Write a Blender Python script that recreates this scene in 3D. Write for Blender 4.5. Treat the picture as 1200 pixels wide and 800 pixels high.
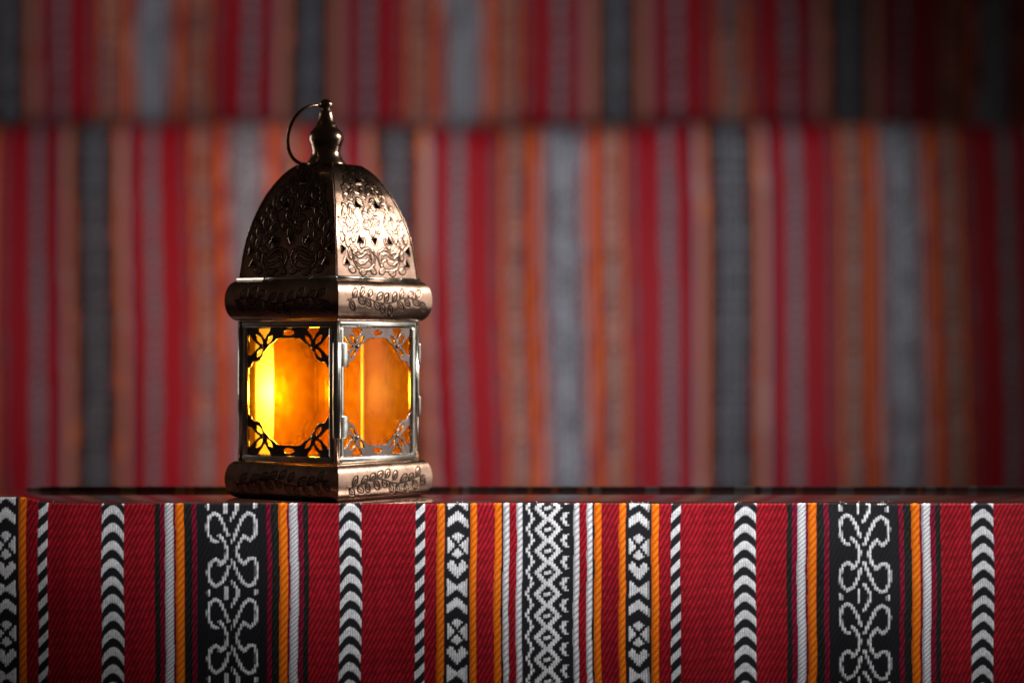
import bpy, bmesh, math, random
import numpy as np
from mathutils import Vector, Matrix

random.seed(7); RNG = np.random.default_rng(7)
for o in list(bpy.data.objects): bpy.data.objects.remove(o)
scene = bpy.context.scene
COL = scene.collection
R = math.radians

# ------------------------------------------------------------------ camera
S = 1.2 * 36 / 85 / 1200            # metres per photograph pixel at the cloth's front plane (y = 0)
CAMZ = 190 * S
def wx(px, Y=0.0): return (px - 600) * S * (1.2 + Y) / 1.2
def wz(py, Y=0.0): return CAMZ + (400 - py) * S * (1.2 + Y) / 1.2
cam = bpy.data.cameras.new('camera'); camo = bpy.data.objects.new('camera', cam); COL.objects.link(camo)
camo.location = (0, -1.2, CAMZ); camo.rotation_euler = (R(90), 0, 0)
cam.lens = 85; cam.sensor_width = 36; cam.sensor_fit = 'HORIZONTAL'; cam.clip_start = .05; cam.clip_end = 50
cam.dof.use_dof = True; cam.dof.focus_distance = 1.216; cam.dof.aperture_fstop = 3.5
scene.camera = camo

# ------------------------------------------------------------------ world and lamps
w = bpy.data.worlds.new('World'); scene.world = w; w.use_nodes = True
w.node_tree.nodes['Background'].inputs[0].default_value = (1, .7, .58, 1)
w.node_tree.nodes['Background'].inputs[1].default_value = 0.011
def aim(o, tgt):
    o.rotation_euler = (Vector(tgt) - o.location).to_track_quat('-Z', 'Y').to_euler()
def lamp(name, kind, loc, tgt, power, color, **kw):
    l = bpy.data.lights.new(name, kind); l.energy = power; l.color = color
    for k, v in kw.items(): setattr(l, k, v)
    o = bpy.data.objects.new(name, l); COL.objects.link(o); o.location = loc
    if tgt is not None: aim(o, tgt)
    return o
LX, LY = -0.095, 0.056              # lantern axis
def barn_spot(name, px, py, size, wide, roll, power):
    """a spot with its barn doors set level with the table: a wide, low pool of light on the cloth"""
    o = lamp(name, 'SPOT', (1.2, -.82, 1.1), None, power, (1, .97, .94), spot_size=size, spot_blend=1.0, shadow_soft_size=.03)
    kz = (o.location - Vector((wx(px), 0, wz(py)))).normalized(); ky = kz.cross(Vector((1, 0, 0))).normalized(); kx = ky.cross(kz)
    kx, ky = math.cos(roll) * kx + math.sin(roll) * ky, math.cos(roll) * ky - math.sin(roll) * kx
    o.rotation_euler = Matrix((kx, ky, kz)).transposed().to_euler(); o.scale = (wide, 1.0, 1.0)
barn_spot('key_spot', 665, 562.6, .0311, 8.09, -.0466, 275)
barn_spot('key_wash', 850, 507.6, .1166, 3.58, -.0701, 168)
lamp('side_softbox', 'AREA', (LX + .80, LY + .14, .46), (LX, LY, .11), 3.9, (1, .97, .90),
     shape='RECTANGLE', size=.22, size_y=.18)
lamp('side_strip', 'AREA', (LX + .78, LY + .20, .14), (LX, LY, .09), .34, (1, .97, .95),
     shape='RECTANGLE', size=.16, size_y=.34)
lamp('left_fill', 'AREA', (LX - .80, LY - .20, .22), (LX, LY, .10), .008, (1, .55, .42),
     shape='RECTANGLE', size=.30, size_y=.40)
lamp('left_rim', 'AREA', (LX - .62, LY + .34, .20), (LX, LY, .10), .8, (1, .95, .88),
     shape='RECTANGLE', size=.16, size_y=.40)
lamp('backdrop_spot', 'SPOT', (.43, .03, .16), (wx(470, 1.08), 1.08, wz(330, 1.08)), 28, (1, .95, .94),
     spot_size=R(58), spot_blend=1.0, shadow_soft_size=.06)
lamp('backdrop_warm_spot', 'SPOT', (-.30, -.40, 1.20), (wx(345, 1.08), 1.08, wz(400, 1.08)), 44, (1, .52, .36),
     spot_size=R(17), spot_blend=1.0, shadow_soft_size=.06)  # added warm spot, puts a lantern-like glow on the backdrop
scene.view_settings.view_transform = 'Standard'; scene.view_settings.look = 'None'
scene.view_settings.exposure = 0; scene.view_settings.gamma = 1
scene.render.engine = 'CYCLES'
scene.cycles.max_bounces = 12; scene.cycles.transparent_max_bounces = 16

# ------------------------------------------------------------------ helpers
def link(o, parent=None):
    COL.objects.link(o)
    if parent: o.parent = parent
    return o
def tag(o, label, cat, group=None):
    o['label'] = label; o['category'] = cat
    if group: o['group'] = group
def mesh_obj(name, verts, faces, mat, parent=None, smooth=True):
    me = bpy.data.meshes.new(name)
    me.from_pydata([tuple(v) for v in verts], [], [tuple(f) for f in faces]); me.update()
    if smooth: me.polygons.foreach_set('use_smooth', [True] * len(me.polygons))
    me.materials.append(mat)
    return link(bpy.data.objects.new(name, me), parent)
def grid_obj(name, P, mat, parent=None, col=None, patina=None, mask=None):
    """P: (rows, cols, 3) array -> one quad grid; col (rows,cols,3) colour, patina (rows,cols), mask of quads to keep"""
    nr, nc = P.shape[:2]
    idx = np.arange(nr * nc).reshape(nr, nc)
    q = np.stack([idx[:-1, :-1], idx[:-1, 1:], idx[1:, 1:], idx[1:, :-1]], -1)
    q = q[mask] if mask is not None else q.reshape(-1, 4)
    me = bpy.data.meshes.new(name)
    me.vertices.add(nr * nc); me.vertices.foreach_set('co', P.astype(np.float32).ravel())
    me.loops.add(q.size); me.loops.foreach_set('vertex_index', q.astype(np.int32).ravel())
    me.polygons.add(len(q)); me.polygons.foreach_set('loop_start', np.arange(0, q.size, 4, dtype=np.int32))
    me.polygons.foreach_set('use_smooth', np.ones(len(q), dtype=bool))
    if col is not None:
        c = np.ones((nr * nc, 4), np.float32); c[:, :3] = col.reshape(-1, 3)
        me.attributes.new('weave', 'FLOAT_COLOR', 'POINT').data.foreach_set('color', c.ravel())
    if patina is not None:
        me.attributes.new('patina', 'FLOAT', 'POINT').data.foreach_set('value', patina.astype(np.float32).ravel())
    me.update(calc_edges=True); me.validate()
    me.materials.append(mat)
    return link(bpy.data.objects.new(name, me), parent)
def tube(name, pts, rad, mat, parent=None, seg=10, closed=False):
    pts = [Vector(p) for p in pts]; n = len(pts); rads = rad if hasattr(rad, '__len__') else [rad] * n
    V, F = [], []
    up = None
    for i, p in enumerate(pts):
        a = pts[(i - 1) % n] if (closed or i) else p
        b = pts[(i + 1) % n] if (closed or i < n - 1) else p
        t = (b - a).normalized()
        if up is None: up = t.orthogonal()
        up = (up - t * up.dot(t)).normalized(); s = t.cross(up)
        for k in range(seg):
            an = 2 * math.pi * k / seg
            V.append(p + (up * math.cos(an) + s * math.sin(an)) * rads[i])
    for i in range(n if closed else n - 1):
        for k in range(seg):
            F.append((i * seg + k, i * seg + (k + 1) % seg, ((i + 1) % n) * seg + (k + 1) % seg, ((i + 1) % n) * seg + k))
    if not closed:
        F.append(tuple(range(seg))[::-1]); F.append(tuple((n - 1) * seg + k for k in range(seg)))
    return mesh_obj(name, V, F, mat, parent)
def box(name, lo, hi, mat, parent=None, bevel=0.0, seg=3):
    bm = bmesh.new(); bmesh.ops.create_cube(bm, size=1)
    lo, hi = Vector(lo), Vector(hi)
    for v in bm.verts:
        v.co = Vector([(lo[i] + hi[i]) / 2 + v.co[i] * (hi[i] - lo[i]) for i in range(3)])
    if bevel: bmesh.ops.bevel(bm, geom=bm.edges[:], offset=bevel, segments=seg, affect='EDGES', profile=.5)
    me = bpy.data.meshes.new(name); bm.to_mesh(me); bm.free()
    if bevel: me.polygons.foreach_set('use_smooth', [True] * len(me.polygons))
    me.materials.append(mat)
    return link(bpy.data.objects.new(name, me), parent)
def lathe(name, prof, mat, parent=None, seg=40):
    V, F = [], []
    for r, z in prof:
        for k in range(seg):
            a = 2 * math.pi * k / seg; V.append((r * math.cos(a), r * math.sin(a), z))
    n = len(prof)
    for i in range(n - 1):
        for k in range(seg):
            F.append((i * seg + k, i * seg + (k + 1) % seg, (i + 1) * seg + (k + 1) % seg, (i + 1) * seg + k))
    F.append(tuple(range(seg))[::-1]); F.append(tuple((n - 1) * seg + k for k in range(seg)))
    return mesh_obj(name, V, F, mat, parent)

# ------------------------------------------------------------------ materials
def new_mat(name):
    m = bpy.data.materials.new(name); m.use_nodes = True
    return m, m.node_tree.nodes, m.node_tree.links, m.node_tree.nodes['Principled BSDF']
def noise(nt, nl, scale, detail=4, rough=.6, vec=None):
    tc = nt.new('ShaderNodeTexCoord'); n = nt.new('ShaderNodeTexNoise')
    n.inputs['Scale'].default_value = scale; n.inputs['Detail'].default_value = detail; n.inputs['Roughness'].default_value = rough
    nl.new(tc.outputs['Object'], n.inputs['Vector']); return n
def ramp(nt, nl, src, stops):
    r = nt.new('ShaderNodeValToRGB'); e = r.color_ramp.elements
    e[0].position, e[0].color = stops[0][0], (*stops[0][1], 1); e[1].position, e[1].color = stops[-1][0], (*stops[-1][1], 1)
    for p, c in stops[1:-1]: x = e.new(p); x.color = (*c, 1)
    nl.new(src, r.inputs[0]); return r

def cloth_mat():
    m, nt, nl, b = new_mat('woven_cloth')
    at = nt.new('ShaderNodeAttribute'); at.attribute_name = 'weave'
    n = noise(nt, nl, 1400, 3); r = ramp(nt, nl, n.outputs[0], [(.25, (.72,) * 3), (.75, (1.15,) * 3)])
    mx = nt.new('ShaderNodeMix'); mx.data_type = 'RGBA'; mx.blend_type = 'MULTIPLY'; mx.inputs[0].default_value = 1
    nl.new(at.outputs['Color'], mx.inputs[6]); nl.new(r.outputs[0], mx.inputs[7]); nl.new(mx.outputs[2], b.inputs['Base Color'])
    b.inputs['Roughness'].default_value = .62; b.inputs['Specular IOR Level'].default_value = .15
    b.inputs['Sheen Weight'].default_value = .03; b.inputs['Sheen Roughness'].default_value = .4
    bp = nt.new('ShaderNodeBump'); bp.inputs['Strength'].default_value = .35; bp.inputs['Distance'].default_value = .0002
    nl.new(n.outputs[0], bp.inputs['Height']); nl.new(bp.outputs[0], b.inputs['Normal'])
    return m
def metal_mat(name, base, dark, r0, r1, scale=260, bump=.12):
    m, nt, nl, b = new_mat(name)
    at = nt.new('ShaderNodeAttribute'); at.attribute_name = 'patina'
    n = noise(nt, nl, scale, 6, .65); n2 = noise(nt, nl, 60, 4, .6)
    # stained, unevenly worn plating
    wear = ramp(nt, nl, n2.outputs[0], [(.35, tuple(c * .62 for c in base)), (.6, base)])
    spots = nt.new('ShaderNodeMath'); spots.operation = 'MULTIPLY_ADD'; spots.use_clamp = True
    rp = nt.new('ShaderNodeMapRange'); rp.inputs[1].default_value = .58; rp.inputs[2].default_value = .75; rp.inputs[3].default_value = 0; rp.inputs[4].default_value = .45
    nl.new(n.outputs[0], rp.inputs[0]); nl.new(rp.outputs[0], spots.inputs[0]); spots.inputs[1].default_value = 1
    nl.new(at.outputs['Fac'], spots.inputs[2])
    mx = nt.new('ShaderNodeMix'); mx.data_type = 'RGBA'
    nl.new(spots.outputs[0], mx.inputs[0]); nl.new(wear.outputs[0], mx.inputs[6]); mx.inputs[7].default_value = (*dark, 1)
    nl.new(mx.outputs[2], b.inputs['Base Color'])
    rr = nt.new('ShaderNodeMapRange'); rr.inputs[3].default_value = r0; rr.inputs[4].default_value = r1
    nl.new(n2.outputs[0], rr.inputs[0]); nl.new(rr.outputs[0], b.inputs['Roughness'])
    b.inputs['Metallic'].default_value = 1
    bp = nt.new('ShaderNodeBump'); bp.inputs['Strength'].default_value = bump; bp.inputs['Distance'].default_value = .0004
    nl.new(n.outputs[0], bp.inputs['Height']); nl.new(bp.outputs[0], b.inputs['Normal'])
    return m
M = {}
M['cloth'] = cloth_mat()
M['copper'] = metal_mat('antique_copper', (.54, .34, .245), (.030, .015, .010), .17, .31)
M['plate'] = metal_mat('aged_plate', (.27, .205, .185), (.03, .015, .010), .20, .34)
M['brass'] = metal_mat('worn_nickel_brass', (.88, .84, .74), (.10, .07, .05), .16, .30, 300, .08)
M['bronze'] = metal_mat('dark_polished_bronze', (.52, .34, .24), (.03, .015, .01), .16, .30, 220, .06)
def glass_mat(name, clear, rough):
    m, nt, nl, b = new_mat(name); nt.remove(b)
    out = nt['Material Output']
    tc = nt.new('ShaderNodeTexCoord'); mp = nt.new('ShaderNodeMapping'); mp.inputs['Scale'].default_value = (1, 1, .6)
    nl.new(tc.outputs['Object'], mp.inputs['Vector'])
    n = nt.new('ShaderNodeTexNoise'); n.inputs['Scale'].default_value = 330; n.inputs['Detail'].default_value = 4; nl.new(mp.outputs[0], n.inputs['Vector'])
    n2 = nt.new('ShaderNodeTexNoise'); n2.inputs['Scale'].default_value = 900; n2.inputs['Detail'].default_value = 2; nl.new(mp.outputs[0], n2.inputs['Vector'])
    ad = nt.new('ShaderNodeMath'); ad.operation = 'MULTIPLY_ADD'; ad.inputs[1].default_value = .3
    nl.new(n2.outputs[0], ad.inputs[0]); nl.new(n.outputs[0], ad.inputs[2])
    bp = nt.new('ShaderNodeBump'); bp.inputs['Strength'].default_value = .16; bp.inputs['Distance'].default_value = .0010
    nl.new(ad.outputs[0], bp.inputs['Height'])
    cr = ramp(nt, nl, n.outputs[0], [(.38, (.58, .19, .004)), (.5, (.76, .30, .008)), (.62, (.95, .45, .02))])
    tl = nt.new('ShaderNodeBsdfTranslucent'); nl.new(cr.outputs[0], tl.inputs[0]); nl.new(bp.outputs[0], tl.inputs['Normal'])
    rf = nt.new('ShaderNodeBsdfTransparent'); rf.inputs[0].default_value = (1, .82, .26, 1)
    gl = nt.new('ShaderNodeBsdfGlossy'); gl.inputs['Roughness'].default_value = rough; nl.new(bp.outputs[0], gl.inputs['Normal'])
    fr = nt.new('ShaderNodeFresnel'); fr.inputs['IOR'].default_value = 1.18; nl.new(bp.outputs[0], fr.inputs['Normal'])
    df = nt.new('ShaderNodeBsdfDiffuse'); nl.new(cr.outputs[0], df.inputs[0]); nl.new(bp.outputs[0], df.inputs['Normal'])
    m0 = nt.new('ShaderNodeMixShader'); m0.inputs[0].default_value = .5; nl.new(tl.outputs[0], m0.inputs[1]); nl.new(df.outputs[0], m0.inputs[2])
    m1 = nt.new('ShaderNodeMixShader'); m1.inputs[0].default_value = clear; nl.new(m0.outputs[0], m1.inputs[1]); nl.new(rf.outputs[0], m1.inputs[2])
    ge = nt.new('ShaderNodeNewGeometry'); fb = nt.new('ShaderNodeMath'); fb.operation = 'MULTIPLY_ADD'; fb.inputs[1].default_value = -1; fb.inputs[2].default_value = 1
    nl.new(ge.outputs['Backfacing'], fb.inputs[0])
    ff = nt.new('ShaderNodeMath'); ff.operation = 'MULTIPLY'; nl.new(fr.outputs[0], ff.inputs[0]); nl.new(fb.outputs[0], ff.inputs[1])
    m2 = nt.new('ShaderNodeMixShader'); nl.new(ff.outputs[0], m2.inputs[0]); nl.new(m1.outputs[0], m2.inputs[1]); nl.new(gl.outputs[0], m2.inputs[2])
    nl.new(m2.outputs[0], out.inputs['Surface']); return m
M['glass'] = glass_mat('amber_ripple_glass', .93, .10)
M['glass_rear'] = glass_mat('cloudy_amber_glass', .74, .35)
def lacquer_mat():
    m, nt, nl, b = new_mat('dark_lacquer')
    n = noise(nt, nl, 40, 5); r = ramp(nt, nl, n.outputs[0], [(.3, (.030, .012, .010)), (.7, (.060, .022, .018))])
    nl.new(r.outputs[0], b.inputs['Base Color']); b.inputs['Roughness'].default_value = .06; b.inputs['IOR'].default_value = 1.9
    n3 = noise(nt, nl, 500, 3); bp = nt.new('ShaderNodeBump'); bp.inputs['Strength'].default_value = .05; bp.inputs['Distance'].default_value = .0001
    nl.new(n3.outputs[0], bp.inputs['Height']); nl.new(bp.outputs[0], b.inputs['Normal']); return m
M['lacquer'] = lacquer_mat()
def plain_mat(name, c, rough=.8):
    m, nt, nl, b = new_mat(name); n = noise(nt, nl, 30, 5)
    r = ramp(nt, nl, n.outputs[0], [(.3, tuple(x * .7 for x in c)), (.7, c)]); nl.new(r.outputs[0], b.inputs['Base Color'])
    b.inputs['Roughness'].default_value = rough; return m
M['glare_white'] = plain_mat('glare_strip_white', (.85, .84, .80), .4)
M['hole_shade'] = plain_mat('hole_shade_black', (.012, .009, .008))  # near-black standing in for the shade behind the piercings, not soot
M['floor'] = plain_mat('dark_floor', (.04, .03, .028))

# ------------------------------------------------------------------ the woven pattern, in photograph pixels of cloth
RED, MAR, BLK, WHT, ORG = [np.array(c) for c in
    ((.40, .008, .020), (.26, .006, .035), (.014, .014, .018), (.84, .85, .90), (.95, .24, .006))]
GRN = np.array((.020, .022, .020))
# (end of stripe, kind): distance from the diamond band's middle; the pattern is mirrored at 0 and at 370.5
STRIPES = [(30, 'dia'), (37, 'wr'), (45.5, 'red'), (52.5, 'wr'), (54.5, 'blk'), (63, 'org'), (83.5, 'red'), (91.5, 'org'),
           (121.5, 'arr'), (130.5, 'org'), (144.5, 'red'), (155.5, 'brd'), (218.5, 'red'), (244.5, 'chv'), (280.5, 'red'),
           (286.5, 'grn'), (292.5, 'mar'), (302.5, 'wr2'), (305, 'mar'), (315, 'org'), (324, 'grn'), (329.5, 'mar'), (371, 'scr')]
def _sc(L): return [((x - 265) / 5.71, (y - 95) / 5.71) for x, y in L]
SCROLL = [_sc(l) for l in (
    [(240, 250), (215, 180), (182, 122), (150, 105), (120, 130), (106, 190), (115, 250), (140, 292), (165, 300)],
    [(183, 258), (210, 290), (234, 350), (225, 410), (200, 450), (184, 458)],
    [(190, 445), (155, 417), (125, 440), (106, 500), (120, 570), (155, 604), (195, 580), (225, 520), (240, 465)],
    [(265, 300), (300, 220), (340, 140), (375, 108), (412, 130), (428, 190), (420, 260), (385, 298), (345, 265), (312, 310),
     (292, 360), (312, 420), (342, 458), (375, 420), (410, 420), (428, 470), (428, 540), (402, 598), (370, 604), (335, 580), (300, 510), (262, 420)],
    [(262, 565), (302, 625), (300, 665), (262, 735)], [(226, 605), (226, 680)],
    [(110, 635), (112, 660)], [(420, 635), (420, 655)])]
def seg_dist(X, Y, lines, period=None):
    D = np.full(X.shape, 1e9)
    for L in lines:
        for (x0, y0), (x1, y1) in zip(L[:-1], L[1:]):
            for k in ((0,) if period is None else (-period, 0, period)):
                dx, dy = x1 - x0, y1 - y0
                t = np.clip(((X - x0) * dx + (Y - y0 - k) * dy) / (dx * dx + dy * dy + 1e-9), 0, 1)
                D = np.minimum(D, np.hypot(X - x0 - t * dx, Y - y0 - k - t * dy))
    return D
def smooth(x, w): return np.clip(.5 + x / w, 0, 1)
PITCH = 2.7
def weave(U, V, fine=True):
    """cloth colour and relief height for cloth coordinates U (across), V (down), both in photograph pixels"""
    d0 = U - 642.0
    fold = np.mod(d0 + 370.5, 741.0) - 370.5          # signed distance from nearest diamond band
    sgn = np.where(fold < 0, -1, 1); d = np.abs(fold)
    col = np.zeros(U.shape + (3,)); H = np.zeros(U.shape)
    ph_ = (U + .5 * V + .7 * np.sin(U / 37.0 + V / 23.0) + .5 * np.sin(V / 11.0 - U / 19.0)) / 5.3
    tw = np.mod(ph_, 1.0); rid = np.floor(ph_); st_ = np.floor(V / 5.2 + rid * .37)
    stv = .5 + .5 * np.modf(np.sin(rid * 7.13 + st_ * 3.71) * 4375.85)[0]
    ridge = np.sin(np.pi * tw) ** .8      # twill lines leaning right
    thr = np.mod(U / PITCH, 1.0); tcol = np.floor(U / PITCH)
    thread = np.sin(np.pi * thr) ** .6
    vary = np.modf(np.sin(tcol * 12.9898) * 43758.5)[0]
    stw = .5 + .5 * np.modf(np.sin(tcol * 5.31 + np.floor(V / 4.6 + tcol * .41) * 9.17) * 2791.3)[0]
    Uq = (tcol + .5) * PITCH if fine else U
    prev = 0.0
    for end, kind in STRIPES:
        msk = (d >= prev) & (d < end + (.001 if end == 371 else 0))
        if not msk.any(): prev = end; continue
        u = U[msk]; v = V[msk]; dd = d[msk]; s = sgn[msk]; rg = ridge[msk]; th = thread[msk]; c = (dd - prev)
        wid = end - prev
        vj = v + vary[msk] * .9 if fine else v
        uq = Uq[msk]; foldq = np.mod(uq - 642.0 + 370.5, 741.0) - 370.5
        if kind in ('red', 'mar', 'blk', 'grn'):
            base = {'red': RED, 'mar': MAR, 'blk': BLK, 'grn': GRN}[kind]
            k = (.22 + .78 * rg ** 1.3) if fine else np.full(u.shape, .8)
            k = k * (.78 + .44 * stv[msk]) if fine else k
            C = base * k[:, None]; h = rg * (.42 + .26 * stv[msk])
        elif kind in ('wr', 'wr2', 'org'):
            per = {'wr': 7.6, 'wr2': 5.4, 'org': 9.2}[kind]; lean = {'wr': 1.0, 'wr2': .95, 'org': .75}[kind]
            p = np.mod((v + u * 1.0 / lean * .9) / per, 1.0); st = np.sin(np.pi * p) ** .7
            edge = np.sin(np.pi * np.clip(c / wid, 0, 1)) ** .4
            base = ORG if kind == 'org' else WHT
            lo = np.array((.50, .055, .004)) if kind == 'org' else np.array((.20, .20, .24))
            t = st * edge
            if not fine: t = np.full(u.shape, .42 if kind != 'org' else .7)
            C = lo + (base - lo) * t[:, None]; h = st * edge * .9
        elif kind == 'brd':
            x = (c - wid / 2) * s
            p = np.mod((vj + x * 1.05) / 21.0, 1.0)
            t = smooth(.235 - np.abs(p - .5), .06) * (1 if fine else .3); C = BLK + (WHT - BLK) * (t * ((.50 + .50 * th) * (.84 + .26 * stw[msk]) if fine else 1))[:, None]; h = .3 + t * .5 * th
        elif kind == 'chv':
            x = np.abs(dd - 231.5) / 13
            p = np.mod((vj - 12 * x ** 1.7) / 20.5 + .15, 1.0)
            t = smooth(.245 - np.abs(p - .5), .07) * smooth(.99 - x, .1) * (1 if fine else .55)
            C = BLK + (WHT - BLK) * (t * ((.50 + .50 * th) * (.84 + .26 * stw[msk]) if fine else 1))[:, None]; h = .3 + t * .55 * th
        elif kind == 'arr':
            aq = np.abs(foldq) if fine else dd
            a = np.abs(aq - 106.5) / 11.5; b = np.mod(vj - 9, 102.0)
            ins = smooth(1.0 - a, .12)
            t = smooth(np.minimum(b - 10 * a, 11 + 9 * a - b), 1.6)
            bb = np.abs(b - 41)
            xx = smooth(np.minimum(np.abs(bb / 13.5 - a) - .22, np.minimum(1.22 - bb / 13.5 - .25 * a, 1.15 - a)), .12)
            xx = xx * np.where(bb / 13.5 > a, smooth(np.minimum(.62 - a, (15.5 - bb) / 13.5 - .6 * a), .1), smooth(.95 - bb / 11 - .05, .1))
            t = np.maximum(t, xx * (bb < 17))
            hrt = smooth(np.minimum(b - 59 - 8 * (1 - np.clip(a / .45, 0, 1)) - 5 * np.clip((a - .7) / .3, 0, 1), 80 - 13 * a - b), 1.6)
            bow = smooth(np.minimum(1.8 + 9 * a - np.abs(b - 91), 1e3), 1.6)
            t = np.maximum(t, np.maximum(hrt, bow)) * ins * (1 if fine else .55)
            C = BLK + (WHT - BLK) * (t * ((.50 + .50 * th) * (.84 + .26 * stw[msk]) if fine else 1))[:, None]; h = .3 + t * .5 * th
        elif kind == 'dia':
            fq = foldq if fine else dd * s
            x = np.abs(fq + .3); ph = np.mod((vj - 7.5) / 25.1, 1.0); w_ = np.abs(ph - .5) * 2     # 1 on a diamond's middle row
            t = smooth(np.minimum(x - (11.5 * w_ - 2.0), 4.8 + 11.5 * w_ - x), 1.4)
            dv = np.minimum(ph, 1 - ph) * 25.1
            t = np.maximum(t, smooth(np.minimum(4.6 - x, 2.0 - dv), 1.0))
            lw = np.where(fq < 0, 1.7, 2.6)
            t2 = smooth(lw - np.abs(x - (17.5 + 7.0 * w_)), 1.2) * np.where((fq > 0) & (w_ > .62), 0, 1)
            t = np.maximum(t, t2)
            C = BLK + (WHT - BLK) * (t * ((.50 + .50 * th) * (.84 + .26 * stw[msk]) if fine else 1))[:, None]; h = .3 + t * .5 * th
        else:   # scroll band
            x = (foldq - np.where(s > 0, 370.5, -370.5)) if fine else (dd - 370.5) * s
            if fine:
                vb = np.mod(vj - 10.0, 102.4)
                D = seg_dist(x * .98, vb, SCROLL, 102.4)
                t = smooth(1.85 - D, 1.1)
                C = BLK * (.6 + .4 * rg)[:, None] + (WHT - BLK) * (t * (.22 + .78 * th) * (.82 + .3 * stw[msk]))[:, None]; h = .25 * rg + t * .6 * th
            else:
                vb = np.mod(v, 102.4); D = seg_dist(x * .98, vb, SCROLL, 102.4); t = .5 * smooth(2.0 - D, 2.5)
                C = BLK + (WHT - BLK) * t[:, None]; h = np.zeros(u.shape)
        if fine: C = C * (1 + .10 * vary[msk])[:, None]
        col[msk] = C; H[msk] = h; prev = end
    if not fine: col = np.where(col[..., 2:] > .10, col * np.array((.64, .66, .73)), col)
    return col, H

# ------------------------------------------------------------------ the table and the cloth on its front
floor = mesh_obj('floor', [(-3, -1.0, -.30), (3, -1.0, -.30), (3, 4, -.30), (-3, 4, -.30)], [(0, 1, 2, 3)], M['floor'], smooth=False)
floor['kind'] = 'structure'
table = link(bpy.data.objects.new('low_table', None)); table.location = (0, 0, -.30)
tag(table, 'long low table with a dark glossy top, under the lantern', 'table')
REAR = .122
def tp(o): o.parent = table; o.location.z += .30; return o
tp(box('table_top', (-.42, .0016, -.018), (.42, REAR, 0), M['lacquer'], None, .0012))
tp(box('front_panel', (-.42, .006, -.296), (.42, .026, -.0184), M['lacquer'], None, .001))
tp(box('rear_panel', (-.42, REAR - .022, -.296), (.42, REAR - .002, -.0184), M['lacquer'], None, .001))
for sx in (-1, 1):
    tp(box('side_panel', (min(sx * .40, sx * .42), .0262, -.296), (max(sx * .40, sx * .42), REAR - .0222, -.0184), M['lacquer'], None, .001))

US = np.arange(-190, 1390, PITCH / 3); 
NV = 250
top_fold = np.array([(.0013, .0000), (.0009, .0004), (.0005, .0004), (.0001, .0001)])
vs = np.concatenate([np.linspace(-3, -.6, len(top_fold)), np.arange(.4, NV, 1.0)])
UU, VV = np.meshgrid(US, vs)
wob = .5 * np.sin(VV / 47.0 + UU / 130.0) + .35 * np.sin(VV / 23.0 - UU / 61.0) + .15 * np.sin(VV / 7.3 + UU / 11.0)
colr, HH = weave(UU + wob, VV + 3 * np.sin(UU / 300.0) + 1.2 * np.sin(UU / 47.0 + VV / 80.0))
P = np.zeros(UU.shape + (3,))
P[..., 0] = wx(UU)
nf = len(top_fold)
P[:nf, :, 1] = top_fold[:, 0:1]; P[:nf, :, 2] = top_fold[:, 1:2] - .0004
P[nf:, :, 1] = 0.0; P[nf:, :, 2] = -.0006 - (vs[nf:, None] - .4) * S
amp = .00042
P[nf:, :, 1] -= HH[nf:] * amp + (.0011 * np.sin(UU[nf:] / 83.0 + VV[nf:] / 210.0) + .0008 * np.sin(UU[nf:] / 37.0 - VV[nf:] / 120.0)) * np.clip(VV[nf:] / 90.0, 0, 1) + .0002 * np.sin(VV[nf:] / 17 + UU[nf:] / 41)
P[:nf, :, 2] += HH[:nf] * amp * .8
# the hem stands up a little over the table's left end
lift = np.clip((62 - UU) / 38, 0, 1); lift = lift * lift * (3 - 2 * lift)
fall = np.clip(1 - np.clip(VV, 0, None) / 60, 0, 1)
P[..., 2] += lift * fall * .0030 + (RNG.normal(0, .00004, UU.shape) + .00022 * np.sin(UU / 29.0) * np.sin(UU / 71.0)) * (VV < 2)
cloth = grid_obj('striped_cloth', P[::-1], M['cloth'], col=colr[::-1])
tag(cloth, 'red, black, white and orange patterned woven cloth hanging down the table front', 'cloth')
# loose ends of yarn standing out of the hem
for px, n in ((990, 3), (1008, 2), (1043, 2), (745, 3), (758, 2), (628, 2), (1140, 2), (20, 2), (540, 2), (414, 1), (1032, 2), (60, 2), (870, 2)):
    for k in range(n):
        x = wx(px + random.uniform(-5, 5)); h = random.uniform(.0004, .0013); b = random.uniform(-.0008, .0008); z0 = .0004 + (.003 if px < 30 else 0)
        th = tube('loose_thread', [(x, .0012, z0 - .0004), (x + b * .4, .0008, z0 + h * .6), (x + b, .0002, z0 + h)], [.00016, .00013, .00006], M['cloth'], cloth, 5)
        a = th.data.attributes.new('weave', 'FLOAT_COLOR', 'POINT')
        a.data.foreach_set('color', [.6, .6, .64, 1] * len(th.data.vertices))

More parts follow.
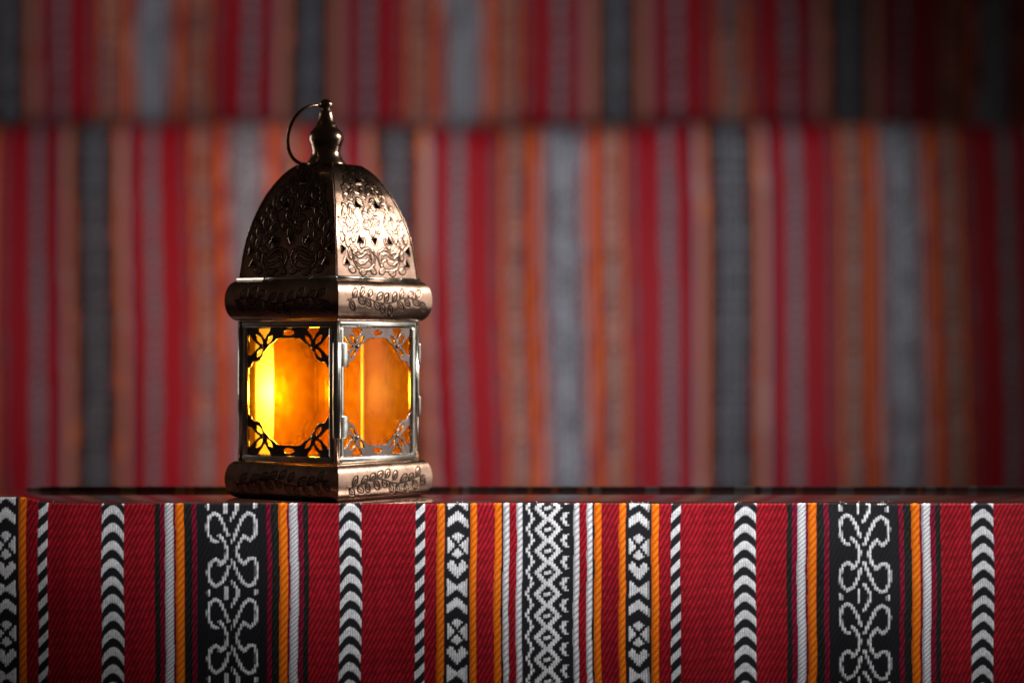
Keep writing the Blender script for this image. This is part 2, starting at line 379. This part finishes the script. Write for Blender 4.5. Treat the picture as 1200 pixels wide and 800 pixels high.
# dark braided cord along the rear edge of the table
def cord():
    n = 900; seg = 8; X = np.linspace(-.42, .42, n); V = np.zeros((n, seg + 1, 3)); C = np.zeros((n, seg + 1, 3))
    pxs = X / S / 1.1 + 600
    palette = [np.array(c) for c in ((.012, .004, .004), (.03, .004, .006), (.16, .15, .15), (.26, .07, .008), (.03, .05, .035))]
    marks = [(150, 9, 2), (210, 6, 2), (223, 4, 3), (258, 8, 4), (533, 5, 3), (545, 4, 2), (556, 4, 4), (575, 4, 4), (598, 5, 4), (622, 3, 3), (650, 4, 3),
             (665, 4, 4), (683, 6, 3), (700, 5, 2), (765, 8, 2), (820, 6, 2), (829, 4, 3), (872, 12, 2), (898, 6, 2), (936, 4, 3), (992, 10, 2), (1058, 3, 2),
             (1078, 3, 3), (1092, 6, 2), (1112, 3, 3), (1140, 5, 2), (1155, 4, 1), (1172, 8, 4), (75, 5, 2), (40, 6, 2), (100, 3, 1)]
    for i in range(n):
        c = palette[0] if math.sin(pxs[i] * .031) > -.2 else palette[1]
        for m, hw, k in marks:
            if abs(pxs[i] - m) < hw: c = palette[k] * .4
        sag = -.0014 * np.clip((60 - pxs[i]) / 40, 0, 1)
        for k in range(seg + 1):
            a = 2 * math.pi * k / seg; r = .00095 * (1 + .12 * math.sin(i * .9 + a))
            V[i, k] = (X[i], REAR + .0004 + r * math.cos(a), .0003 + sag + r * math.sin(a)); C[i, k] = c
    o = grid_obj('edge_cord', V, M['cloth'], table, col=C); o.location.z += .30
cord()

# ------------------------------------------------------------------ cushions in the background
def cushion(name, Yf, pmap, x0, x1, ztop, zbot, depth, shear, label, dome):
    z_scale = (1.2 + Yf) / 1.2
    xs = np.linspace(x0, x1, 760)                       # photograph pixels
    u = np.interp(xs, [p for p, _ in pmap], [q for _, q in pmap])
    # profile: up the front, over a rounded top edge, back along the top
    rr = .030; prof = []
    hgt = ztop - zbot
    for t in np.linspace(0, 1, 150): prof.append((Yf - dome * math.sin(math.pi * min(1, t * 1.0)) , zbot + (hgt - rr) * t))
    for t in np.linspace(0, math.pi / 2, 14)[1:]: prof.append((Yf + rr - rr * math.cos(t), ztop - rr + rr * math.sin(t)))
    for t in np.linspace(0, 1, 10)[1:]: prof.append((Yf + rr + (depth - rr) * t, ztop))
    prof.append((Yf + depth, zbot))
    prof = np.array(prof)
    ln = np.concatenate([[0], np.cumsum(np.hypot(*np.diff(prof, axis=0).T))]) / S
    UU = u[None, :] + 0 * ln[:, None] + shear * (ln[:, None] - 300) + 4 * np.sin(ln[:, None] / 260.0 + u[None, :] / 310.0) + 2 * np.sin(ln[:, None] / 120.0 - u[None, :] / 170.0); VV = -ln[:, None] + 0 * u[None, :]
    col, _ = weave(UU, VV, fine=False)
    P = np.zeros(UU.shape + (3,)); P[..., 0] = (xs[None, :] - 600) * S * z_scale
    P[..., 1] = prof[:, 0:1] + .007 * np.sin(xs[None, :] / 97.0 + prof[:, 1:2] * 9) * np.sin(xs[None, :] / 41.0); P[..., 2] = prof[:, 1:2] + .0025 * np.sin(xs[None, :] / 120.0) * (prof[:, 1:2] > ztop - rr)
    o = grid_obj(name, P, M['cloth'], col=col); tag(o, label, 'cushion'); return o
H = 370.5
lo_map = [(-310, 271.5 - 2 * H - 150), (-62, 642 - 2 * H), (118, 271.5), (300, 642), (473, 642 + H), (670, 642 + 2 * H), (863, 642 + 3 * H), (1062, 642 + 4 * H), (1510, 642 + 4 * H + 835)]
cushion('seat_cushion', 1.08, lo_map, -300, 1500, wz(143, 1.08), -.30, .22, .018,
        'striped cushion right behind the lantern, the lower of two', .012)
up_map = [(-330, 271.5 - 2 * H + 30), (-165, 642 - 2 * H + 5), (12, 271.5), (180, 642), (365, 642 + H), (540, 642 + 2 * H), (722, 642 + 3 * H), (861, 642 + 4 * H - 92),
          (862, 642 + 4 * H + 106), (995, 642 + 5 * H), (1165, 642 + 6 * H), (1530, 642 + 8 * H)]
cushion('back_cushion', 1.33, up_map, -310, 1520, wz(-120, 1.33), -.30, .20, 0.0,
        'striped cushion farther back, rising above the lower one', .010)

# ------------------------------------------------------------------ the lantern
PHI = R(-35.7)
lan = link(bpy.data.objects.new('lantern', None)); lan.location = (LX, LY, 0); lan.rotation_euler = (0, 0, PHI)
tag(lan, 'square antique copper lantern with amber glass, domed top and ring', 'lantern')
mm = .001
def part(name):
    return link(bpy.data.objects.new(name, None), lan)
def four(src):
    for k in (1, 2, 3):
        c = src.copy(); COL.objects.link(c); c.parent = src.parent; c.rotation_euler = (0, 0, k * math.pi / 2)
def turn_children(objs):
    """copies of a list of (object, children) about the lantern's axis"""
    for k in (1, 2, 3):
        for o in objs:
            c = o.copy(); COL.objects.link(c); c.parent = o.parent; c.rotation_euler = (0, 0, k * math.pi / 2)
            for ch in o.children:
                d = ch.copy(); COL.objects.link(d); d.parent = c

def ell(cx, cy, a, b, ang, n=18):
    ca, sa = math.cos(ang), math.sin(ang)
    return [(cx + a * math.cos(t) * ca - b * math.sin(t) * sa, cy + a * math.cos(t) * sa + b * math.sin(t) * ca) for t in np.linspace(0, 2 * math.pi, n)]
def leaf(cx, cy, l, wd, ang, n=9):
    """pointed leaf outline with a short midrib"""
    ca, sa = math.cos(ang), math.sin(ang); up, dn = [], []
    for t in np.linspace(-1, 1, n):
        y = wd * (1 - t * t) ** .8
        up.append((t * l, y)); dn.append((t * l, -y))
    loop = up + dn[::-1][1:]
    rot = lambda L: [(cx + x * ca - y * sa, cy + x * sa + y * ca) for x, y in L]
    return [rot(loop), rot([(-l * .9, 0), (l * .3, 0)])]
def relief(X, Y, lines, fills, rw=.42, depth=1.0):
    D = seg_dist(X, Y, lines)
    h = np.exp(-(D / rw) ** 2) * .42
    pat = np.clip(1.15 * np.exp(-((D - rw * 1.9) / (rw * .85)) ** 2), 0, 1)
    for (cx, cy, a, b, ang) in fills:
        ca, sa = math.cos(ang), math.sin(ang); x = (X - cx) * ca + (Y - cy) * sa; y = -(X - cx) * sa + (Y - cy) * ca
        q = 1 - (x / a) ** 2 - (y / b) ** 2; h = np.maximum(h, .34 * np.sqrt(np.clip(q, 0, 1)))
    return h * depth, pat

# --- base and upper band: bullnose mouldings, mitred at the corners, with an embossed vine
def band(name, z0, z1, a_top, a_bot, a_max, seed):
    root = part(name)
    rnd = random.Random(seed)
    nv, nu = 76, 300
    T = np.linspace(0, 1, nv)                            # from bottom edge to top edge
    th = -math.pi / 2 + math.pi * T
    apo = np.where(th < 0, a_bot, a_top) + (a_max - np.where(th < 0, a_bot, a_top)) * np.clip(np.cos(th), 0, 1) ** .9
    z = (z0 + z1) / 2 + (z1 - z0) / 2 * np.sign(np.sin(th)) * np.abs(np.sin(th))
    arc = np.concatenate([[0], np.cumsum(np.hypot(np.diff(apo), np.diff(z)))]); arc -= arc[-1] / 2
    A = np.linspace(-1, 1, nu)
    X = A[None, :] * apo[:, None]; Y = arc[:, None] + 0 * X
    lines, fills = [], []
    stem = [(x, 1.6 * math.sin(x / 6.2 + seed)) for x in np.arange(-31, 31.5, 1.2)]; lines.append(stem)
    for i, x in enumerate(np.arange(-30, 28, 6.4)):
        for sd in (-1, 1):
            ang = (.75 + rnd.uniform(-.25, .25)) * sd; y = 1.6 * math.sin(x / 6.2 + seed)
            l = 3.0 + rnd.uniform(-.4, .5); xx = x + (2.6 if sd > 0 else 0) + rnd.uniform(-.4, .4)
            cx, cy = xx + math.cos(ang) * (l + .5), y + math.sin(ang) * (l + .9)
            if abs(cx) < 32: lines += leaf(cx, cy, l, 1.55, ang)
    D = seg_dist(X, Y, lines); h = .03 * np.exp(-((D - .7) / .4) ** 2) - .13 * np.exp(-(D / .34) ** 2); pat = 1.15 * np.exp(-(D / .44) ** 2)
    h = h * np.clip((34 - np.abs(X)) / 2, 0, 1); pat = pat * np.clip((34 - np.abs(X)) / 2, 0, 1)
    # outward normal from the profile
    da = np.gradient(apo); dz = np.gradient(z); ln = np.hypot(da, dz); na, nz = dz / ln, -da / ln
    P = np.zeros(X.shape + (3,))
    ap = apo[:, None] + h * na[:, None]
    P[..., 0] = A[None, :] * apo[:, None] * mm; P[..., 1] = -ap * mm; P[..., 2] = (z[:, None] + h * nz[:, None]) * mm
    o = grid_obj('moulding', P, M['copper'], root, patina=pat * .85)
    four(o)
    b1 = box('cover_plate', (-a_top * mm, -a_top * mm, (z1 - 1.2) * mm), (a_top * mm, a_top * mm, (z1 - .02) * mm), M['copper'], root, .0004)
    b2 = box('floor_plate', (-a_bot * mm, -a_bot * mm, (z0 + .02) * mm), (a_bot * mm, a_bot * mm, (z0 + 1.2) * mm), M['copper'], root, .0004)
    return root
band('base', 0, 18.8, 33.6, 32.8, 38.2, 3)
band('upper_band', 91.0, 111.6, 33.2, 32.6, 38.2, 5)

# --- dome
dome = part('dome')
def zpx(py): return (wz(py, LY)) * 1000
prof_px = [(330.2, 104.6), (326.5, 104.2), (318, 103), (296, 99.5), (280, 95.5), (262, 89.5), (246, 82), (229, 72.5), (216, 62.5), (205, 52), (198, 43), (193.5, 34.5)]
pz = np.array([zpx(p) for p, _ in prof_px]); pa = np.array([h * .3135 for _, h in prof_px])
def dome_panel():
    nv, nu = 260, 240
    # smooth profile
    zz = np.linspace(pz[0], pz[-1], 400); aa = np.interp(zz, pz, pa)
    for _ in range(60): aa[1:-1] = (aa[:-2] + 2 * aa[1:-1] + aa[2:]) / 4
    al = np.concatenate([[0], np.cumsum(np.hypot(np.diff(zz), np.diff(aa)))])
    t = np.linspace(0, al[-1], nv); z = np.interp(t, al, zz); apo = np.interp(t, al, aa)
    A = np.linspace(-1, 1, nu); X = A[None, :] * apo[:, None]; Y = z[:, None] + 0 * X
    zy = lambda py: zpx(py)
    lines, fills = [], []
    # pair of winged scrolls at the bottom
    for s in (-1, 1):
        cx, cy = s * 9.6, zy(306)
        out = [(-8.4, 3.2), (-8.6, -1), (-6.5, -4.2), (-2, -5.6), (3, -5.2), (7, -2.6), (8.6, 1.5), (7, 4.6)]
        w1 = [(-8.4, 3.2), (-5, 1.0), (-2, 1.6), (1.5, 3.6), (4, 3.0), (5.4, .2)]
        w2 = [(-7.2, -.6), (-4, -2.4), (-.5, -1.8), (2.4, .2), (4.6, -.8), (5.8, -3)]
        w3 = [(-6, 4.6), (-2.6, 3.6), (.5, 5.4), (3.6, 5.8), (6.4, 4.2)]
        for L in (out, w1, w2, w3): lines.append([(cx + s * -x, cy + y) for x, y in L])
        fills += [(cx, cy - 2.5, 6.5, 2.2, 0), (cx - s * 1, cy + 2.8, 5, 1.2, 0)]
    # six-petalled flower
    fy = zy(263)
    for k in range(6):
        a = k * math.pi / 3 + .3; lines += [ell(4.3 * math.cos(a), fy + 4.3 * math.sin(a), 2.9, 1.9, a)]
        fills.append((4.3 * math.cos(a), fy + 4.3 * math.sin(a), 2.8, 1.8, a))
    lines.append(ell(0, fy, 1.5, 1.5, 0, 12))
    # leaf sprays on both sides and towards the top
    for s in (-1, 1):
        for (x, py, l, ang) in ((14.5, 250, 3.6, 1.9), (18.6, 262, 3.4, 1.5), (12.5, 268, 3.3, 2.2), (22.5, 272, 3.0, 1.7), (16.5, 279, 3.2, 1.9), (10, 287, 3, 2.3),
                                (22, 286, 2.6, 1.5), (9.8, 231, 3.0, 2.1), (15.6, 236, 2.8, 1.7), (5.4, 224, 2.8, .9), (9.5, 216, 2.7, 1.6), (4.4, 207, 2.6, 1.9), (17.5, 294, 2.6, .4), (18.6, 248, 2.6, 1.2), (20.6, 254, 2.4, 2.3), (24.6, 264, 2.3, 1.2), (13.0, 259, 2.3, 1.0),
                                (20.0, 279, 2.4, 2.4), (25.8, 281, 2.2, 1.5), (12.4, 243, 2.4, .8), (14.2, 226, 2.2, 1.2), (12.4, 222, 2.1, 2.2), (21.0, 301, 2.2, 1.2), (5.0, 238, 2.2, .5), (4.6, 245, 1.9, 2.5), (6.8, 200, 1.9, 1.3), (20.4, 318, 2.4, .2), (12.0, 320.5, 2.4, 0), (3.6, 319, 2.2, .4)):
            an = ang if s > 0 else math.pi - ang
            lines += leaf(s * x, zy(py), l, .5 * l, an); fills.append((s * x, zy(py), l, .45 * l, an))
    lines += [ell(0, zy(228), 2.6, 1.7, math.pi / 2)]; fills.append((0, zy(228), 2.5, 1.6, math.pi / 2))
    lines += [ell(0, zy(200), 2.0, 1.4, math.pi / 2)]
    h, pat = relief(X, Y, lines, fills, .36, .42)
    h = h * np.clip((apo[:, None] - np.abs(X)) / 1.5, 0, 1)
    da = np.gradient(apo, t); dz = np.gradient(z, t); na, nz = dz, -da
    P = np.zeros(X.shape + (3,)); P[..., 0] = X * mm
    P[..., 1] = -(apo[:, None] + h * na[:, None]) * mm; P[..., 2] = (z[:, None] + h * nz[:, None]) * mm
    # triangular piercings
    cX = (X[:-1, :-1] + X[1:, 1:]) / 2; cY = (Y[:-1, :-1] + Y[1:, 1:]) / 2; keep = np.ones(cX.shape, bool)
    tri = [(0, 214, 1), (-7.9, 242, 1), (7.9, 242, 1), (-12, 283, 1), (0, 284, -1), (12, 283, 1), (-26.2, 294.5, 2), (26.2, 294.5, 3), (-24.4, 309, 1), (24.4, 309, 1)]
    burr = np.zeros(X.shape)
    for x, py, k in tri:
        dx, dy = (cX - x) * 1.15, (cY - zy(py)) * 1.15; gx, gy = (X - x) * 1.15, (Y - zy(py)) * 1.15
        if k == 2: dx, dy = dy, dx; gx, gy = gy, gx
        if k == 3: dx, dy = dy, -dx; gx, gy = gy, -gx
        if k == -1: dy = -dy * 1.15; dx = dx * 1.15; gy = -gy * 1.15; gx = gx * 1.15
        ins = (dy > -1.5) & (dy < 1.9) & (np.abs(dx) < (1.9 - dy) * .62)
        keep &= ~ins
        rimD = np.abs(np.maximum.reduce([-1.5 - gy, gy - 1.9, (np.abs(gx) - (1.9 - gy) * .62) * .85])); burr = np.maximum(burr, np.exp(-(rimD / .38) ** 2))
        D = np.hypot(X - x, Y - zy(py)); pat = np.maximum(pat, .8 * np.exp(-((D - 2.6) / .7) ** 2) * .6)
    P[..., 1] -= burr * na[:, None] * .0005; P[..., 2] += burr * nz[:, None] * .0005
    return grid_obj('panel', P, M['copper'], dome, patina=np.clip(pat * 1.15, 0, 1), mask=keep), z, apo
dp, dz_, da_ = dome_panel(); four(dp)
li = grid_obj('hole_shade', np.stack([np.stack([t * (da_[::12] - 1.8) * mm, -(da_[::12] - 1.8) * mm, dz_[::12] * mm], -1) for t in np.linspace(-1, 1, 9)], 1), M['hole_shade'], dome); four(li)  # added dark shell so the piercings show the shade inside the dome
seam = tube('seam', [(a * mm, -a * mm, z * mm) for a, z in zip(da_[::8], dz_[::8])], .00055, M['copper'], dome, 8); four(seam)
# rolled bead between dome and band, and the small cap under the finial
ab = (pa[0] + .5) * mm; zb = (pz[0] + 1.0) * mm
bead = tube('bead', [(-ab, -ab, zb), (0, -ab, zb), (ab, -ab, zb)], .0011, M['brass'], dome, 10); four(bead)
box('cap_plate', (-da_[-1] * mm, -da_[-1] * mm, (dz_[-1] - .9) * mm), (da_[-1] * mm, da_[-1] * mm, (dz_[-1] - .05) * mm), M['copper'], dome, .0004)
for sx, sy in ((.5, 0), (-.45, 0)):
    nb = tube('clinch_tab', [((sx * 33 - 1.0) * mm, -ab - .0008, zb - .001), ((sx * 33 + 1.2) * mm, -ab - .0009, zb + .0009)], [.0005, .00035], M['brass'], dome, 6); four(nb)

# --- finial and hanging ring
off = Matrix.Rotation(-PHI, 3, 'Z') @ Vector((-.0016, 0, 0))
fz = lambda py: wz(py, LY)
fr = .000443
pts = [(23.5, 195), (23, 191.5), (19.5, 187), (17, 181), (16.6, 177), (18.2, 171), (20.6, 165), (20.8, 161), (18.5, 155.5), (14.8, 151.5), (12.8, 149), (12.8, 147), (11.0, 145),
       (9.8, 141.5), (8.8, 138), (7.9, 134.5), (7.6, 131), (6.2, 129)]
pr = [(r * fr, fz(p) ) for r, p in pts]
for a in np.linspace(-.95, 1.5, 12): pr.append((7.6 * fr * math.cos(a), fz(123.2) + 7.0 * fr * math.sin(a)))
fin = lathe('finial', pr, M['bronze'], lan); fin.location = (off.x, off.y, 0)
Tp = Vector((wx(377.5, LY), LY, fz(125.5))); Bp = Vector((wx(350.5, LY), LY, fz(191.0)))
C0 = (Tp + Bp) / 2; e1 = (Tp - Bp).normalized(); rad = (Tp - Bp).length / 2
nl_ = Vector((-e1.z, 0, e1.x)); 
if nl_.x > 0: nl_ = -nl_
e2 = (nl_ * .63 + Vector((0, -1, 0)) * .777).normalized()
ringpts = [C0 + e1 * rad * math.cos(t) + e2 * rad * math.sin(t) for t in np.linspace(0, 2 * math.pi, 65)[:-1]]
inv = Matrix.Translation(lan.location) @ Matrix.Rotation(PHI, 4, 'Z'); inv.invert()
tube('hanging_ring', [inv @ p for p in ringpts], .00095, M['bronze'], lan, 10, True)

# --- glazed body: four framed doors with pierced plates and amber panes
AB = 32.3; ZB0, ZB1 = 18.8, 91.0
def curve_plate(name, splines, thick, mat, parent, bevel=.00018):
    cu = bpy.data.curves.new(name, 'CURVE'); cu.dimensions = '2D'; cu.fill_mode = 'BOTH'; cu.extrude = thick / 2; cu.bevel_depth = bevel; cu.bevel_resolution = 1
    for L in splines:
        sp = cu.splines.new('POLY'); sp.points.add(len(L) - 1); sp.use_cyclic_u = True
        for p, (x, y) in zip(sp.points, L): p.co = (x * mm, y * mm, 0, 1)
    tmp = bpy.data.objects.new(name + '_c', cu); COL.objects.link(tmp)
    dg = bpy.context.evaluated_depsgraph_get()
    me = bpy.data.meshes.new_from_object(tmp.evaluated_get(dg)); bpy.data.objects.remove(tmp); bpy.data.curves.remove(cu)
    me.name = name; me.materials.clear(); me.materials.append(mat)
    o = link(bpy.data.objects.new(name, me), parent)
    return o
zc = (ZB0 + ZB1) / 2; hh = (ZB1 - ZB0) / 2; hw = AB - 1.4
doors = []
root = link(bpy.data.objects.new('door', None), lan)
F = 3.6                                            # frame bar width
yo = -AB * mm
box('rail', (-hw * mm, yo - .0012, (ZB1 - F) * mm), (hw * mm, yo + .0016, (ZB1 - .1) * mm), M['brass'], root, .0011)
box('rail', (-hw * mm, yo - .0012, (ZB0 + .1) * mm), (hw * mm, yo + .0016, (ZB0 + F) * mm), M['brass'], root, .0011)
box('stile', (-hw * mm, yo - .0010, (ZB0 + F - .3) * mm), ((-hw + F) * mm, yo + .0014, (ZB1 - F + .3) * mm), M['brass'], root, .0010)
box('stile', ((hw - F) * mm, yo - .0010, (ZB0 + F - .3) * mm), (hw * mm, yo + .0014, (ZB1 - F + .3) * mm), M['brass'], root, .0010)
# pierced plate: oval window, corner flowers
pw, ph = hw - F + .6, hh - F + .6
holes = []
ov = []
qx = [(0, 27.3), (3.0, 27.5), (5.4, 26.6), (7.4, 25.2), (9.0, 24.0), (11.0, 23.2), (12.6, 21.6), (14.6, 19.8), (16.2, 18.6), (17.0, 16.4), (18.4, 14.5), (21.0, 13.5), (23.6, 13.6), (24.8, 12.2),
      (25.6, 10.6), (27.2, 9.8), (27.5, 8.5), (27.5, 0)]
# closed, point-symmetric window outline
KC = .90
def crn(x, y): return (27.5 - (27.5 - x) * KC, 32.3 - (32.3 - y) * KC)
qx = [p if k < 2 or k > 15 else crn(*p) for k, p in enumerate(qx)]
q1 = qx[:-1]; ov = [(x, y) for x, y in q1] + [(x, -y) for x, y in q1[::-1]] + [(-x, -y) for x, y in q1[1:]] + [(-x, y) for x, y in q1[::-1][:-1]]
splines = [[(-pw, -ph), (pw, -ph), (pw, ph), (-pw, ph)], ov]
def hole_leaf(cx, cy, l, wd, ang): return leaf(cx, cy, l, wd, ang, 9)[0][:-1]
FX, FY = 15.0, 22.0
for sx in (-1, 1):
    for sy in (-1, 1):
        for ang, l, dist, wd in ((math.pi / 4, 4.0, 5.6, 1.85), (3 * math.pi / 4, 3.7, 5.4, 1.6), (-math.pi / 4, 3.7, 5.4, 1.6)):
            cx, cy = FX + dist * math.cos(ang), FY + dist * math.sin(ang)
            splines.append([(sx * x, sy * y) for x, y in (crn(*p) for p in hole_leaf(cx, cy, l, wd, ang))])
        for poly in ([(.1, 3.2), (1.9, 6.2), (4.2, 8.6), (5.4, 10.3), (-4.6, 10.3), (-4.2, 8.7), (-1.9, 6.2)],
                     [(3.2, .1), (6.2, 1.9), (8.6, 4.2), (10.4, 6.0), (12, 6.6), (12, -5.4), (10.4, -5.4), (8.7, -4.2), (6.2, -1.9)]):
            splines.append([(sx * x, sy * y) for x, y in (crn(FX + p[0], FY + p[1]) for p in poly)])
for sy in (-1, 1):
    splines.append([(x, sy * y) for x, y in hole_leaf(0, 30.0, 4.2, 1.6, 0)])
fil = curve_plate('pierced_plate', splines, .0006, M['plate'], root)
fil.rotation_euler = (R(90), 0, 0); fil.location = (0, yo + .0006, zc * mm)
FX, FY = crn(FX, FY)
for sx in (-1, 1):
    for sy in (-1, 1):
        rb = [(sx * FX * mm, yo - .0001, (zc + sy * FY) * mm)]
        st = lathe('stud', [(.0011, 0), (.0010, .0004), (.0006, .0007), (.0001, .0008)], M['copper'], root, 12)
        st.location = rb[0]; st.rotation_euler = (R(90), 0, 0)
gp = box('pane', (-(hw - 2) * mm, yo + .0020, (ZB0 + 2) * mm), ((hw - 2) * mm, yo + .0036, (ZB1 - 2) * mm), M['glass'], root, .0002)
turn_children([root])
for d in [o for o in lan.children if o.name.startswith('door')]:
    if round(d.rotation_euler.z / (math.pi / 2)) in (2, 3):      # the two rear panes are cloudier
        for ch in list(d.children):
            if ch.name.startswith('pane'):
                ch.data = ch.data.copy(); ch.data.materials[0] = M['glass_rear']
# corner hinges: pins on all corners, knuckles where the doors hang
hg = part('hinges')
c = (AB - .1) * mm
pin = tube('pin', [(c, -c, (ZB0 + .1) * mm), (c, -c, (ZB1 - .1) * mm)], .0016, M['brass'], hg, 14); four(pin)
bz = lambda py: wz(py, .012) * 1000
def knuckle(cx, cy, za, zb_, r=.0023): tube('knuckle', [(cx, cy, za * mm), (cx, cy, (za + .3) * mm), (cx, cy, (zb_ - .3) * mm), (cx, cy, zb_ * mm)], [r * .85, r, r, r * .85], M['brass'], hg, 16)
knuckle(c + .0003, -c - .0003, bz(514), bz(401))
for p0, p1 in ((430, 401), (514, 487)):
    box('hinge_leaf', (c + .0005, -c + .001, bz(p0) * mm), (c + .0021, -c + .0068, bz(p1) * mm), M['brass'], hg, .0005)
for p0, p1 in ((428, 402), (492, 467)):
    box('latch', (c - .0035, c - .0006, bz(p0) * mm), (c + .0022, c + .0016, bz(p1) * mm), M['brass'], hg, .0007)
# white strips added inside for the bright streak and glare in the panes
box('glint_strip', (-.0004, AB * mm - .0060, (ZB0 + 1) * mm), (.0013, AB * mm - .0052, (ZB1 - 1) * mm), M['glare_white'], lan, .0003)
box('glare_strip', (-AB * mm + .0052, -(AB - 4.5) * mm, (ZB0 + 1) * mm), (-AB * mm + .0060, -(AB - 19) * mm, (ZB1 - 1) * mm), M['glare_white'], lan, .0003)

# unseen point light added inside to make the panes glow; no bulb modelled
lc = Vector((-.0165, -.009, .054))
pl = bpy.data.lights.new('lantern_glow_light', 'POINT'); pl.energy = .22; pl.color = (1, .80, .50); pl.shadow_soft_size = .006
plo = link(bpy.data.objects.new('lantern_glow_light', pl), lan); plo.location = lc
